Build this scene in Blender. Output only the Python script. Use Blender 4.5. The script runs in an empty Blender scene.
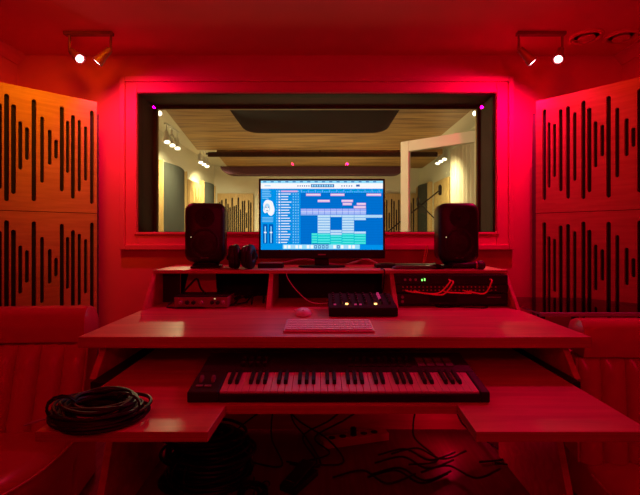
import bpy, bmesh, math, random
from mathutils import Vector, Matrix
random.seed(7)
R = math.radians
C = bpy.context.scene.collection
sc = bpy.context.scene

# ---------------------------------------------------------------- camera, world, light, exposure
cam_d = bpy.data.cameras.new('camera'); cam = bpy.data.objects.new('camera', cam_d); C.objects.link(cam)
cam.location = (0, 0, 1.2); cam.rotation_euler = (R(90), 0, 0)
cam_d.sensor_width = 36; cam_d.lens = 24.19; cam_d.shift_y = -12.5 / 640; cam_d.clip_start = 0.05
sc.camera = cam
sc.view_settings.view_transform = 'Standard'; sc.view_settings.look = 'None'
sc.view_settings.gamma = 1; sc.view_settings.use_curve_mapping = False
sc.view_settings.exposure = 0.0
w = bpy.data.worlds.new('world'); sc.world = w; w.use_nodes = True
w.node_tree.nodes['Background'].inputs[0].default_value = (0.02, 0.0, 0.001, 1)
w.node_tree.nodes['Background'].inputs[1].default_value = 0.3

RED = (1.0, 0.0, 0.05); PINK = (1.0, 0.0, 0.12); ORANGE = (1.0, 0.17, 0.0); WARM = (1.0, 0.84, 0.42)

def light(name, kind, loc, target, energy, color, **kw):
    d = bpy.data.lights.new(name, kind); o = bpy.data.objects.new(name, d); C.objects.link(o)
    o.location = loc; d.energy = energy; d.color = color
    for k, v in kw.items(): setattr(d, k, v)
    if target is not None:
        o.rotation_euler = (Vector(target) - Vector(loc)).to_track_quat('-Z', 'Y').to_euler()
    return o

# control room: the heads of the two track lights
light('spot_wall_wash', 'SPOT', (-1.47, 2.88, 2.33), (-1.15, 3.3, 1.6), 32, PINK, spot_size=R(150), spot_blend=1.0, shadow_soft_size=0.012)
light('spot_wall_wash', 'SPOT', (1.43, 2.88, 2.33), (1.12, 3.3, 1.6), 56, PINK, spot_size=R(150), spot_blend=1.0, shadow_soft_size=0.012)
light('spot_down', 'SPOT', (-1.59, 2.82, 2.34), (-1.1, 1.8, 0.9), 6, (1, 0.02, 0.0), spot_size=R(130), spot_blend=1.0, shadow_soft_size=0.05)
light('spot_down', 'SPOT', (1.58, 2.80, 2.32), (1.0, 2.0, 0.8), 38, (1, 0, 0.11), spot_size=R(130), spot_blend=1.0, shadow_soft_size=0.05)
# unseen ceiling spots on the panels, then added fill lights
light('spot_panel', 'SPOT', (-1.30, 2.25, 2.52), (-1.66, 2.86, 2.05), 50, (1, 0.24, 0.0), spot_size=R(90), spot_blend=1.0, shadow_soft_size=0.12)
light('spot_panel', 'SPOT', (1.20, 2.25, 2.52), (1.60, 2.84, 2.05), 26, (1, 0.02, 0.0), spot_size=R(90), spot_blend=1.0, shadow_soft_size=0.12)
light('room_fill', 'SPOT', (-0.5, -1.2, 2.5), (-0.2, 2.4, 0.8), 4, RED, spot_size=R(100), spot_blend=1.0, shadow_soft_size=0.03)  # added red fill from behind the camera for desk and chairs
light('room_fill', 'SPOT', (0.5, -1.2, 2.5), (0.6, 2.4, 0.8), 13, RED, spot_size=R(100), spot_blend=1.0, shadow_soft_size=0.03)
light('under_desk_fill', 'POINT', (0.72, 2.40, 0.13), None, 0.6, RED, shadow_soft_size=0.02)  # added red fill for the bright floor patch, no lamp known here
light('ceiling_bounce_fill', 'SPOT', (-0.9, -0.6, 1.9), (-0.8, 0.8, 2.58), 29, (1, 0.008, 0.012), spot_size=R(160), spot_blend=1.0, shadow_soft_size=0.1)  # added pair that bounces red off the ceiling, no such fitting
light('ceiling_bounce_fill', 'SPOT', (0.9, -0.6, 1.9), (0.8, 0.8, 2.58), 31, RED, spot_size=R(160), spot_blend=1.0, shadow_soft_size=0.1)
# live room behind the glass
for x, y in ((-1.75, 5.6), (-1.75, 7.4), (1.5, 6.0), (1.3, 8.0)):
    light('live_room_spot', 'SPOT', (x, y, 2.36), (x * 1.10, y + 0.4, 1.2), 150, WARM, spot_size=R(150), spot_blend=1.0, shadow_soft_size=0.05)
light('live_room_fill', 'AREA', (0, 6.4, 0.8), (0, 6.4, 2.6), 26, WARM, size=2.2)  # added fill to lift the live room, no fixture here
light('live_room_spot', 'SPOT', (-1.6, 4.2, 2.2), (1.15, 4.25, 1.7), 260, WARM, spot_size=R(62), spot_blend=1.0, shadow_soft_size=0.05)  # added to brighten the door frame, not one of the spotlight bars
light('live_room_spot', 'SPOT', (-1.75, 5.75, 2.38), (-0.6, 1.2, 0.65), 45, WARM, spot_size=R(50), spot_blend=1.0, shadow_soft_size=0.06)
light('live_room_spot', 'SPOT', (1.70, 5.75, 2.38), (0.7, 1.2, 0.65), 38, WARM, spot_size=R(50), spot_blend=1.0, shadow_soft_size=0.06)

# ---------------------------------------------------------------- materials
MATS = {}
def mat(name, col, rough=0.6, metal=0.0, emit=None, es=1.0, noise=0.0, nscale=20, bump=0.0, spec=0.5, coat=0.0):
    if name in MATS: return MATS[name]
    m = bpy.data.materials.new(name); m.use_nodes = True; nt = m.node_tree
    b = nt.nodes['Principled BSDF']
    b.inputs['Base Color'].default_value = (*col, 1); b.inputs['Roughness'].default_value = rough
    b.inputs['Metallic'].default_value = metal; b.inputs['Specular IOR Level'].default_value = spec
    b.inputs['Coat Weight'].default_value = coat
    if emit: b.inputs['Emission Color'].default_value = (*emit, 1); b.inputs['Emission Strength'].default_value = es
    if noise or bump:
        tc = nt.nodes.new('ShaderNodeTexCoord'); n = nt.nodes.new('ShaderNodeTexNoise')
        n.inputs['Scale'].default_value = nscale; n.inputs['Detail'].default_value = 5
        nt.links.new(tc.outputs['Object'], n.inputs['Vector'])
        if noise:
            r = nt.nodes.new('ShaderNodeValToRGB')
            r.color_ramp.elements[0].color = (*[c * (1 - noise) for c in col], 1)
            r.color_ramp.elements[1].color = (*[min(1, c * (1 + noise)) for c in col], 1)
            r.color_ramp.elements[0].position = 0.3; r.color_ramp.elements[1].position = 0.7
            nt.links.new(n.outputs['Fac'], r.inputs[0]); nt.links.new(r.outputs[0], b.inputs['Base Color'])
        if bump:
            bp = nt.nodes.new('ShaderNodeBump'); bp.inputs['Strength'].default_value = bump; bp.inputs['Distance'].default_value = 0.01
            nt.links.new(n.outputs['Fac'], bp.inputs['Height']); nt.links.new(bp.outputs[0], b.inputs['Normal'])
    MATS[name] = m; return m

def wood(name, c1, c2, scale=(2, 30, 30), rough=0.5, spec=0.5):
    if name in MATS: return MATS[name]
    m = bpy.data.materials.new(name); m.use_nodes = True; nt = m.node_tree; b = nt.nodes['Principled BSDF']
    b.inputs['Roughness'].default_value = rough; b.inputs['Specular IOR Level'].default_value = spec
    tc = nt.nodes.new('ShaderNodeTexCoord'); mp = nt.nodes.new('ShaderNodeMapping'); mp.inputs['Scale'].default_value = scale
    n = nt.nodes.new('ShaderNodeTexNoise'); n.inputs['Scale'].default_value = 1.5; n.inputs['Detail'].default_value = 6; n.inputs['Distortion'].default_value = 0.6
    r = nt.nodes.new('ShaderNodeValToRGB'); r.color_ramp.elements[0].color = (*c1, 1); r.color_ramp.elements[1].color = (*c2, 1)
    r.color_ramp.elements[0].position = 0.35; r.color_ramp.elements[1].position = 0.65
    L = nt.links.new
    L(tc.outputs['Object'], mp.inputs[0]); L(mp.outputs[0], n.inputs['Vector']); L(n.outputs['Fac'], r.inputs[0]); L(r.outputs[0], b.inputs['Base Color'])
    MATS[name] = m; return m

def glass(name, tint=(1, 1, 1), refl=1.45, mixrough=0.0):
    if name in MATS: return MATS[name]
    m = bpy.data.materials.new(name); m.use_nodes = True; nt = m.node_tree; nt.nodes.clear()
    out = nt.nodes.new('ShaderNodeOutputMaterial'); t = nt.nodes.new('ShaderNodeBsdfTransparent'); t.inputs[0].default_value = (*tint, 1)
    g = nt.nodes.new('ShaderNodeBsdfGlossy'); g.inputs['Roughness'].default_value = mixrough
    f = nt.nodes.new('ShaderNodeFresnel'); f.inputs[0].default_value = refl
    mx = nt.nodes.new('ShaderNodeMixShader')
    nt.links.new(f.outputs[0], mx.inputs[0]); nt.links.new(t.outputs[0], mx.inputs[1]); nt.links.new(g.outputs[0], mx.inputs[2]); nt.links.new(mx.outputs[0], out.inputs[0])
    MATS[name] = m; return m

def emi(name, col, s=1.0):
    if name in MATS: return MATS[name]
    m = bpy.data.materials.new(name); m.use_nodes = True; nt = m.node_tree; nt.nodes.clear()
    out = nt.nodes.new('ShaderNodeOutputMaterial'); e = nt.nodes.new('ShaderNodeEmission')
    e.inputs[0].default_value = (*col, 1); e.inputs[1].default_value = s
    nt.links.new(e.outputs[0], out.inputs[0]); MATS[name] = m; return m

WALL = mat('red_lit_wall', (0.74, 0.08, 0.20), 0.75, noise=0.03, nscale=3, bump=0.05)  # white walls coloured red: the red light is put into the paint
CEIL = mat('red_lit_ceiling', (0.76, 0.10, 0.15), 0.85, noise=0.03, nscale=2)  # red light worked into the ceiling colour as on the walls
CREAM = mat('live_room_paint', (0.80, 0.77, 0.66), 0.7)
FLOOR = wood('floor_boards', (0.16, 0.06, 0.05), (0.22, 0.09, 0.07), (30, 2, 30), 0.5)
LFLOOR = wood('live_floor_boards', (0.30, 0.18, 0.08), (0.42, 0.26, 0.12), (30, 2, 30), 0.4)
DESK = wood('red_lit_plywood', (0.58, 0.18, 0.16), (0.76, 0.27, 0.23), (1.5, 14, 14), 0.38)  # light plywood reddened to carry the red room light
PLYEDGE = wood('red_lit_ply_edge', (0.42, 0.12, 0.09), (0.58, 0.20, 0.15), (1, 1, 160), 0.5)  # edge reddened for the room light like the plywood faces
PANEL = wood('panel_veneer', (0.50, 0.30, 0.11), (0.60, 0.38, 0.15), (3, 3, 30), 0.5)
LPANEL = wood('live_panel_veneer', (0.50, 0.32, 0.13), (0.62, 0.42, 0.19), (30, 30, 2), 0.5)
CLOUD = wood('slatted_cloud_veneer', (0.10, 0.045, 0.010), (0.50, 0.29, 0.10), (0.9, 20, 1), 0.5)
FELT = mat('black_felt', (0.012, 0.012, 0.013), 0.95)
DARKWOOD = wood('dark_jamb', (0.030, 0.014, 0.012), (0.05, 0.024, 0.018), (20, 20, 3), 0.75, 0.2)
BLACK = mat('black_plastic', (0.012, 0.012, 0.013), 0.5, spec=0.3)
SATIN = mat('satin_black', (0.018, 0.016, 0.018), 0.38, spec=0.35)
RUBBER = mat('cable_rubber', (0.008, 0.008, 0.008), 0.45, spec=0.3)
WHITEP = mat('white_plastic', (0.82, 0.82, 0.84), 0.35)
WHITEM = mat('white_metal', (0.75, 0.74, 0.72), 0.4)
GREYP = mat('grey_metal', (0.42, 0.41, 0.42), 0.4, 0.3)
CHROME = mat('chrome', (0.7, 0.7, 0.7), 0.2, 1.0)
LEATHER = mat('red_lit_vinyl', (0.66, 0.09, 0.16), 0.26, noise=0.04, nscale=6, bump=0.08)  # vinyl made red in its own colour to hold the red light
PIPING = mat('vinyl_piping', (0.75, 0.22, 0.22), 0.3)  # piping carries the same painted-in red light as the vinyl
GREYFAB = mat('grey_acoustic_fabric', (0.045, 0.05, 0.046), 0.95, noise=0.25, nscale=40)
DARKFAB = mat('dark_acoustic_fabric', (0.008, 0.008, 0.009), 0.95, spec=0.1)
ORCABLE = mat('orange_patch_cable', (0.95, 0.20, 0.12), 0.4)
KEYW = mat('piano_white', (0.80, 0.66, 0.64), 0.25)  # white keys slightly tinted with the red light
KEYB = mat('piano_black', (0.008, 0.008, 0.008), 0.45, spec=0.2)
REDLAMP = mat('lamp_body_paint', (.22, .03, .035), .45)
LENS = emi('lit_lamp_lens', (1.0, 0.55, 0.62), 12)
LENSW = emi('lit_warm_lens', (1.0, 0.86, 0.6), 6)
PANE = glass('clear_pane', (0.93, 0.95, 0.93), 1.40)
TINT = glass('smoked_glass', (0.22, 0.22, 0.23), 1.35)
LEDG = emi('green_led', (0.25, 1.0, 0.15), 2.0)
LEDO = emi('amber_led', (1.0, 0.42, 0.12), 4.0)
LEDP = mat('dim_pink_button', (0.5, 0.12, 0.25), 0.4, emit=(0.9, 0.06, 0.3), es=0.3)
LEDY = emi('pale_led', (1.0, 0.8, 0.4), 1.0)

# ---------------------------------------------------------------- mesh helpers
class MB:
    def __init__(s): s.v = []; s.f = []; s.mi = []
    def add(s, vs, fs, m=0):
        n = len(s.v); s.v += [tuple(p) for p in vs]; s.f += [tuple(i + n for i in f) for f in fs]; s.mi += [m] * len(fs)
    def box(s, x0, x1, y0, y1, z0, z1, m=0, M=None):
        vs = [Vector((x, y, z)) for z in (z0, z1) for y in (y0, y1) for x in (x0, x1)]
        if M: vs = [M @ p for p in vs]
        s.add(vs, [(0, 2, 3, 1), (4, 5, 7, 6), (0, 1, 5, 4), (2, 6, 7, 3), (0, 4, 6, 2), (1, 3, 7, 5)], m)
    def prism(s, pts, d, m=0):      # polygon pts (3D) extruded along vector d
        n = len(pts); d = Vector(d); a = [Vector(p) for p in pts]; b = [p + d for p in a]
        s.add(a + b, [tuple(range(n - 1, -1, -1)), tuple(range(n, 2 * n))] + [(i, (i + 1) % n, n + (i + 1) % n, n + i) for i in range(n)], m)
    def rings(s, rings, m=0, close=False, caps=True):
        n = len(rings[0]); vs = [p for r in rings for p in r]; fs = []
        k = len(rings)
        for j in range(k if close else k - 1):
            a = j * n; b = ((j + 1) % k) * n
            for i in range(n): fs.append((a + i, a + (i + 1) % n, b + (i + 1) % n, b + i))
        if caps and not close: fs.append(tuple(range(n - 1, -1, -1))); fs.append(tuple((k - 1) * n + i for i in range(n)))
        s.add(vs, fs, m)
    def lathe(s, prof, n=20, m=0, M=None):   # prof: (r, z)
        rs = []
        for r, z in prof:
            ring = [Vector((r * math.cos(2 * math.pi * i / n), r * math.sin(2 * math.pi * i / n), z)) for i in range(n)]
            if M: ring = [M @ p for p in ring]
            rs.append(ring)
        s.rings(rs, m)
    def tube(s, pts, r, n=6, m=0, close=False):
        pts = [Vector(p) for p in pts]; rs = []; k = len(pts); up = None
        for i, p in enumerate(pts):
            a = pts[(i - 1) % k] if (close or i > 0) else p; b = pts[(i + 1) % k] if (close or i < k - 1) else p
            t = (b - a).normalized() if (b - a).length > 1e-9 else Vector((0, 0, 1))
            if up is None: up = t.orthogonal().normalized()
            u = (up - t * up.dot(t)); u = u.normalized() if u.length > 1e-6 else t.orthogonal().normalized(); up = u
            v = t.cross(u)
            rs.append([p + (u * math.cos(2 * math.pi * q / n) + v * math.sin(2 * math.pi * q / n)) * r for q in range(n)])
        s.rings(rs, m, close=close)
    def build(s, name, mats, parent=None, bevel=0, smooth=False, seg=2, shade_by_angle=True):
        me = bpy.data.meshes.new(name); me.from_pydata(s.v, [], s.f)
        for mt in (mats if isinstance(mats, (list, tuple)) else [mats]): me.materials.append(mt)
        for p, i in zip(me.polygons, s.mi): p.material_index = i
        bm = bmesh.new(); bm.from_mesh(me); bmesh.ops.recalc_face_normals(bm, faces=bm.faces); bm.to_mesh(me); bm.free()
        if smooth:
            for p in me.polygons: p.use_smooth = True
            me.set_sharp_from_angle(angle=R(50))
        o = bpy.data.objects.new(name, me); C.objects.link(o)
        if parent is not None: o.parent = parent
        if bevel:
            b = o.modifiers.new('bevel', 'BEVEL'); b.width = bevel; b.segments = seg; b.limit_method = 'ANGLE'; b.angle_limit = R(40)
        return o

def tag(o, label=None, cat=None, group=None, kind=None):
    if label: o['label'] = label
    if cat: o['category'] = cat
    if group: o['group'] = group
    if kind: o['kind'] = kind
    return o
def thing(name, label, cat, loc=(0, 0, 0), rz=0, group=None):
    o = bpy.data.objects.new(name, None); o.empty_display_size = 0.1; C.objects.link(o)
    o.location = loc; o.rotation_euler = (0, 0, rz); return tag(o, label, cat, group)
def st(name, mb, m, parent=None, **kw):
    o = mb.build(name, m, parent, **kw)
    if parent is None: o['kind'] = 'structure'
    return o
def boxes(*bs):
    m = MB()
    for b in bs: m.box(*b)
    return m
def copy_tree(o, parent=None):
    c = o.copy(); C.objects.link(c); c.parent = parent
    for ch in [x for x in bpy.data.objects if x.parent == o]: copy_tree(ch, c)
    return c
def at(px, py, y):                 # the world point at depth y seen at a place of the photo, used to work out positions
    return Vector(((px - 320) / 430 * y, y, 1.2 + (235 - py) / 430 * y))
def spline(pts, n=8):
    P = [Vector(p) for p in pts]; P = [P[0]] + P + [P[-1]]; out = []
    for i in range(1, len(P) - 2):
        for k in range(n):
            t = k / n; a, b, c, d = P[i - 1], P[i], P[i + 1], P[i + 2]
            out.append(0.5 * ((2 * b) + (c - a) * t + (2 * a - 5 * b + 4 * c - d) * t * t + (3 * b - a - 3 * c + d) * t ** 3))
    out.append(P[-2]); return out

# ---------------------------------------------------------------- the control room
H = 2.577; WX = 2.32; FY = 3.3; LY = 3.67
st('floor', boxes((-WX - .1, WX + .1, -2.6, LY, -0.1, 0)), FLOOR)
st('ceiling', boxes((-WX - .1, WX + .1, -2.6, FY, H, H + .1)), CEIL)
st('wall_left', boxes((-WX - .1, -WX, -2.6, FY + .02, 0, H)), WALL)
st('wall_right', boxes((WX, WX + .1, -2.6, FY + .02, 0, H)), WALL)
st('wall_rear', boxes((-WX, WX, -2.6, -2.5, 0, H)), WALL)
OX0, OX1, OZ0, OZ1 = -1.395, 1.345, 1.222, 2.285        # window opening
st('wall_front', boxes((-WX - .1, OX0, FY, LY, 0, H + .1), (OX1, WX + .1, FY, LY, 0, H + .1), (OX0, OX1, FY, LY, 0, OZ0), (OX0, OX1, FY, LY, OZ1, H + .1)), WALL)
# crown moulding
def crown(name, pts):
    m = MB()
    for (a, b, nrm) in pts:
        a = Vector(a); b = Vector(b); n = Vector(nrm)
        prof = [(0, 0), (0.07, 0), (0.07, -0.012), (0.045, -0.03), (0.02, -0.06), (0.012, -0.075), (0, -0.075)]
        m.prism([a + n * p + Vector((0, 0, q)) for p, q in prof], b - a)
    return st(name, m, WALL)
crown('trim_1', [((-WX, -2.5, H), (-WX, FY, H), (1, 0, 0))])
crown('trim_2', [((WX, -2.5, H), (WX, FY, H), (-1, 0, 0))])
st('baseboard_front', boxes((-WX, WX, FY - .018, FY, 0, .12)), WALL, bevel=.004)
# window
win = thing('window_1', 'wide control room window looking into the live room', 'window', (0, FY, 0)); win['kind'] = 'structure'
m = MB()
W0, W1, Z0, Z1 = OX0 - .125, OX1 + .125, OZ0 - .135, OZ1 + .12
def frame_ring(m, ax0, ax1, az0, az1, bx0, bx1, bz0, bz1, y0, y1):
    m.box(bx0, ax0, y0, y1, bz0, bz1); m.box(ax1, bx1, y0, y1, bz0, bz1); m.box(ax0, ax1, y0, y1, bz0, az0); m.box(ax0, ax1, y0, y1, az1, bz1)
frame_ring(m, OX0, OX1, OZ0, OZ1, W0, W1, Z0, Z1, -.022, 0)
frame_ring(m, OX0 - .085, OX1 + .085, OZ0 - .095, OZ1 + .08, W0, W1, Z0, Z1, -.045, -.022)
frame_ring(m, OX0, OX1, OZ0, OZ1, OX0 - .02, OX1 + .02, OZ0 - .02, OZ1 + .02, -.032, -.022)
o = m.build('window_casing', WALL, win, bevel=.005)
m = MB(); t = .004
m.box(OX0, OX0 + t, 0, LY - FY, OZ0, OZ1); m.box(OX1 - t, OX1, 0, LY - FY, OZ0, OZ1); m.box(OX0, OX1, 0, LY - FY, OZ1 - t, OZ1); m.box(OX0, OX1, 0, LY - FY, OZ0, OZ0 + t)
o = m.build('window_jamb', DARKWOOD, win); o['label'] = 'dark brown window reveal'
m = MB(); e = .03
for yy in (.29,):
    frame_ring(m, OX0 + e, OX1 - e, OZ0 + .006, OZ1 - e, OX0 + t, OX1 - t, OZ0 + .005, OZ1 - t, yy, yy + .02)
m.build('window_frame', DARKWOOD, win, bevel=.003)
boxes((OX0 + t, OX1 - t, .040, .043, OZ0 + t, OZ1 - t)).build('pane', PANE, win)
# gaps with a warm strip of bare wood at the inner edge
m = MB(); frame_ring(m, OX0 + .012, OX1 - .012, OZ0, OZ1 - .012, OX0 - .03, OX1 + .03, OZ0 - .03, OZ1 + .03, .372, .39)
m.build('inner_trim', LPANEL, win)

# ---------------------------------------------------------------- the live room
LX0, LX1, LF, LH = -2.2, 2.05, 8.95, 2.64
st('floor', boxes((LX0 - .2, LX1 + .2, LY, LF + .1, -0.1, 0)), LFLOOR)
st('ceiling', boxes((LX0 - .1, LX1 + .1, LY, LF + .1, LH, LH + .1)), CREAM)
st('wall_far_left', boxes((LX0 - .1, LX0, LY, LF, 0, LH)), CREAM)
st('wall_far_right', boxes((LX1, LX1 + .1, LY, LF, 0, LH)), CREAM)
st('wall_far', boxes((LX0, LX1, LF, LF + .1, 0, LH)), CREAM)

def cloud(name, label, x0, x1, y0, y1, z0, z1, thick, mt, cat, dx=.1):
    m = MB()
    m.prism([(x0, y0, z0), (x0, y1, z1), (x0, y1, z1 + thick), (x0, y0, z0 + thick)], (x1 - x0, 0, 0))
    m.v = [(v[0] - dx * (v[1] - y0) / (y1 - y0) if abs(v[0] - x0) < 1e-6 else v[0], v[1], v[2]) for v in m.v]
    o = m.build(name, mt, None, bevel=.01); return tag(o, label, cat)
cloud('ceiling_cloud', 'slatted wooden ceiling cloud nearest the window in the live room', -1.55, 1.58, 4.0, 6.55, 2.50, 2.49, .08, CLOUD, 'acoustic panel', .32)
cloud('ceiling_cloud', 'lower slatted wooden ceiling cloud further from the window', -1.60, 1.9, 6.65, 8.0, 2.45, 2.44, .08, CLOUD, 'acoustic panel')
def hump(name, label, x0, x1, y0, y1, ztop, drop, mt):
    # hung absorber with curved ends, seen from below
    m = MB(); pts = []
    n = 10
    for i in range(n + 1):
        a = i / n; pts.append((x0 + (0.22) * (a ** 1.7), ztop - drop * math.sin(a * math.pi / 2)))
    rp = [(x1 - (p[0] - x0), p[1]) for p in reversed(pts)]
    m.prism([(p[0], y0, p[1]) for p in pts + rp], (0, y1 - y0, 0))
    return tag(m.build(name, mt, None, bevel=.006), label, 'acoustic panel')
hump('hanging_absorber', 'black curved absorber hanging under the nearest wooden ceiling cloud', -.93, .82, 4.05, 5.11, 2.495, .085, DARKFAB)
hump('hanging_absorber', 'long dark purple absorber hanging under the far wooden ceiling cloud', -1.8, 1.55, 7.75, 8.05, 2.438, .14, mat('purple_fabric', (0.09, 0.03, 0.05), 0.9))
m = MB(); m.box(-1.72, 1.8, 6.585, 6.615, 2.40, 2.47); m.tube([(-1.75, 6.6, 2.445), (1.8, 6.6, 2.445)], .012, 6)
for x in (-1.2, 0.0, 1.2): m.tube([(x, 6.6, 2.46), (x, 6.6, LH)], .008, 5)
tag(m.build('curtain_rail', DARKWOOD), 'dark horizontal rail between the two wooden ceiling clouds', 'rail')

# ---------------------------------------------------------------- slotted wooden acoustic panels
def slotted(mb_name, W, Z0, Z1, slots, T, mt, parent):
    bm = bmesh.new(); edges = []
    def loop(ps):
        vs = [bm.verts.new(p) for p in ps]
        for i in range(len(vs)): edges.append(bm.edges.new((vs[i], vs[(i + 1) % len(vs)])))
    loop([(0, 0, Z0), (W, 0, Z0), (W, 0, Z1), (0, 0, Z1)])
    for u, a, b, r in slots:      # top a, bottom b, radius r
        ps = [(u + r * math.cos(t), 0, a - r + r * math.sin(t)) for t in [math.pi * k / 6 for k in range(7)]]
        ps += [(u - r * math.cos(t), 0, b + r - r * math.sin(t)) for t in [math.pi * k / 6 for k in range(7)]]
        loop(ps)
    bmesh.ops.triangle_fill(bm, use_beauty=True, use_dissolve=False, edges=edges)
    # drop any triangle filling a slot
    kill = []
    for f in bm.faces:
        c = f.calc_center_median()
        for u, a, b, r in slots:
            if abs(c.x - u) < r * .98 and b + .002 < c.z < a - .002 and all(abs(v.co.x - u) <= r * 1.01 and b - .001 <= v.co.z <= a + .001 for v in f.verts): kill.append(f); break
    if kill: bmesh.ops.delete(bm, geom=kill, context='FACES_ONLY')
    g = bmesh.ops.extrude_face_region(bm, geom=list(bm.faces))
    for v in g['geom']:
        if isinstance(v, bmesh.types.BMVert): v.co.y += T
    bmesh.ops.recalc_face_normals(bm, faces=bm.faces)
    me = bpy.data.meshes.new(mb_name); bm.to_mesh(me); bm.free(); me.materials.append(mt)
    o = bpy.data.objects.new(mb_name, me); C.objects.link(o); o.parent = parent
    return o

LS = [(.032, .862, .214), (.072, .747, .372), (.111, .783, .296), (.150, .808, .244), (.182, .763, .414), (.216, .85, .288), (.25, .626, .502), (.286, .684, .457), (.329, .763, .336), (.374, .862, .215), (.411, .68, .473), (.446, .71, .408), (.481, .808, .254), (.516, .866, .207), (.552, .80, .28)]
RS = [(.056, .863, .238), (.087, .767, .32), (.122, .75, .39), (.161, .839, .29), (.206, .848, .238), (.247, .80, .353), (.298, .862, .23), (.332, .81, .271), (.367, .716, .426), (.404, .687, .49), (.438, .857, .23), (.484, .775, .35), (.532, .70, .473), (.566, .638, .523), (.597, .86, .25), (.64, .80, .30)]
def corner_panels(side, far, direction, slots, W):
    # local x runs along the panel from the far end, local y goes into the panel
    far = Vector((far[0], far[1], 0)); d = Vector((direction[0], direction[1], 0)).normalized()
    if side == 'left': org = far + d * W; ax = -d       # local x must run so that y (into the panel) points away from the room
    else: org = far; ax = d
    rz = math.atan2(ax.y, ax.x)
    for k, (z0, z1, off) in enumerate(((1.352, 2.128, 0), (0.575, 1.348, -.775))):
        where = 'upper' if k == 0 else 'lower'
        lab = {('left', 0): 'orange-lit slotted wooden acoustic panel at top left', ('left', 1): 'dim slotted wooden acoustic panel behind the left chair', ('right', 0): 'red-lit slotted wooden acoustic panel at top right', ('right', 1): 'slotted wooden acoustic panel behind the smoked glass table on the right'}[(side, k)]
        t = thing('acoustic_panel', lab, 'acoustic panel', (org.x, org.y, 0), rz, 'slotted wooden panels in the control room corners')
        sl = []
        for i, (s, a, b) in enumerate(slots):
            u = W - s if side == 'left' else s
            r = .0125 if (a - b) > .5 else .0105
            sl.append((u, 1.2 + a + off, 1.2 + b + off, r))
        slotted('slotted_board', W, z0, z1, sl, .018, PANEL, t)
        b = boxes((.004, W - .004, .0185, .05, z0 + .003, z1 - .003)).build('felt_backing', FELT, t); b['label'] = 'black felt showing in the slots'
    # corner frame the panels hang on
    f = thing('panel_stand', 'tall plain frame carrying the slotted panels, %s corner' % side, 'stand', (org.x, org.y, 0), rz)
    ex0, ex1 = (0, .03) if side == 'left' else (.05, 0)
    boxes((-ex1 + 0 if side == 'left' else -ex0, W + (ex1 if side == 'left' else 0), (.052), .12, 0.0, 2.06)).build('upright_board', mat('dark_board', (.12, .08, .07), .7), f, bevel=.004)
corner_panels('left', (-1.556, 3.0), (-.386, -.39), LS, .60)
corner_panels('right', (1.50, 2.989), (.38, -.463), RS, .68)

# wooden panels and grey absorbers in the live room
def live_panel(label, loc, rz, W, z0, z1, n, seed):
    t = thing('acoustic_panel', label, 'acoustic panel', loc, rz); rnd = random.Random(seed); sl = []
    zc = (z0 + z1) / 2 - .02; hh = (z1 - z0) / 2 - .05
    for i in range(n):
        u = .05 + (W - .1) * i / (n - 1); h = hh * (0.35 + .65 * abs(math.sin(i * 1.13 + seed)) * rnd.uniform(.8, 1))
        sl.append((u, zc + h, zc - h * rnd.uniform(.75, 1), .016))
    slotted('slotted_board', W, z0, z1, sl, .018, LPANEL, t)
    boxes((.004, W - .004, .0185, .05, z0 + .003, z1 - .003)).build('felt_backing', FELT, t)
live_panel('slotted wooden panel on the far wall, left of the monitor', (-2.12, 8.88, 0), 0, .74, .95, 2.06, 16, 1)
live_panel('slotted wooden panel on the far wall, right of the monitor', (1.28, 8.88, 0), 0, .70, .95, 2.06, 13, 4)
live_panel('slotted wooden panel on the side wall between two grey absorbers', (-2.12, 6.95, 0), R(90), .80, .95, 2.10, 12, 2)
live_panel('slotted wooden panel on the side wall seen through the door glass', (1.97, 7.45, 0), R(-90), .85, .95, 2.10, 13, 3)
def absorber(label, loc, rz, W, z0, z1, mt=GREYFAB):
    t = thing('fabric_absorber', label, 'acoustic panel', loc, rz, 'grey fabric absorbers in the live room')
    m = MB(); n = 10; pts = []
    for i in range(n + 1):
        a = i / n; pts.append((a * W, -.05 - .09 * math.sin(a * math.pi)))
    m.prism([(x, y, z0) for x, y in pts] + [(W, 0, z0), (0, 0, z0)], (0, 0, z1 - z0))
    m.build('fabric_face', mt, t)
    for xa, xb in ((-.03, 0), (W, W + .02)): boxes((xa, xb, -.09, 0, z0, z1 + .01)).build('wooden_side', LPANEL, t)
absorber('large grey fabric absorber nearest the window on the left side wall', (LX0 + .002, 5.80, 0), R(90), 1.02, .3, 2.20)
absorber('smaller grey fabric absorber further along the left side wall', (LX0 + .002, 7.85, 0), R(90), .82, .3, 2.18)
absorber('grey fabric absorber on the right side wall behind the door glass', (LX1 - .002, 8.75, 0), R(-90), .9, .3, 2.16)
# door leaf standing open behind the window
dr = thing('door_1', 'cream framed glass door standing open in the live room', 'door', (.78, 4.16, 0), math.atan2(-.47, .56)); dr['kind'] = 'structure'
DW = .80
m = MB(); m.box(0, .085, 0, .045, 0.01, 2.1); m.box(DW - .085, DW, 0, .045, 0.01, 2.1); m.box(.085, DW - .085, 0, .045, 2.0, 2.1); m.box(.085, DW - .085, 0, .045, 0.01, .25)
m.build('door_frame', CREAM, dr, bevel=.004)
boxes((.085, DW - .085, .02, .026, .25, 2.0)).build('door_pane', PANE, dr)
# curtain
m = MB(); pts = []
for i in range(80):
    a = i / 79; pts.append(Vector((LX1 - .10 + .03 * math.sin(a * 60), 4.9 + a * 1.5, 0)))
rs = [[p + Vector((0, 0, z)) for p in pts] + [p + Vector((.01, 0, z)) for p in reversed(pts)] for z in (.001, 2.45)]
m.rings(rs); tag(m.build('curtain', mat('cream_curtain', (.66, .56, .48), .9), smooth=True), 'cream curtain hanging in folds behind the door glass', 'curtain')

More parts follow.
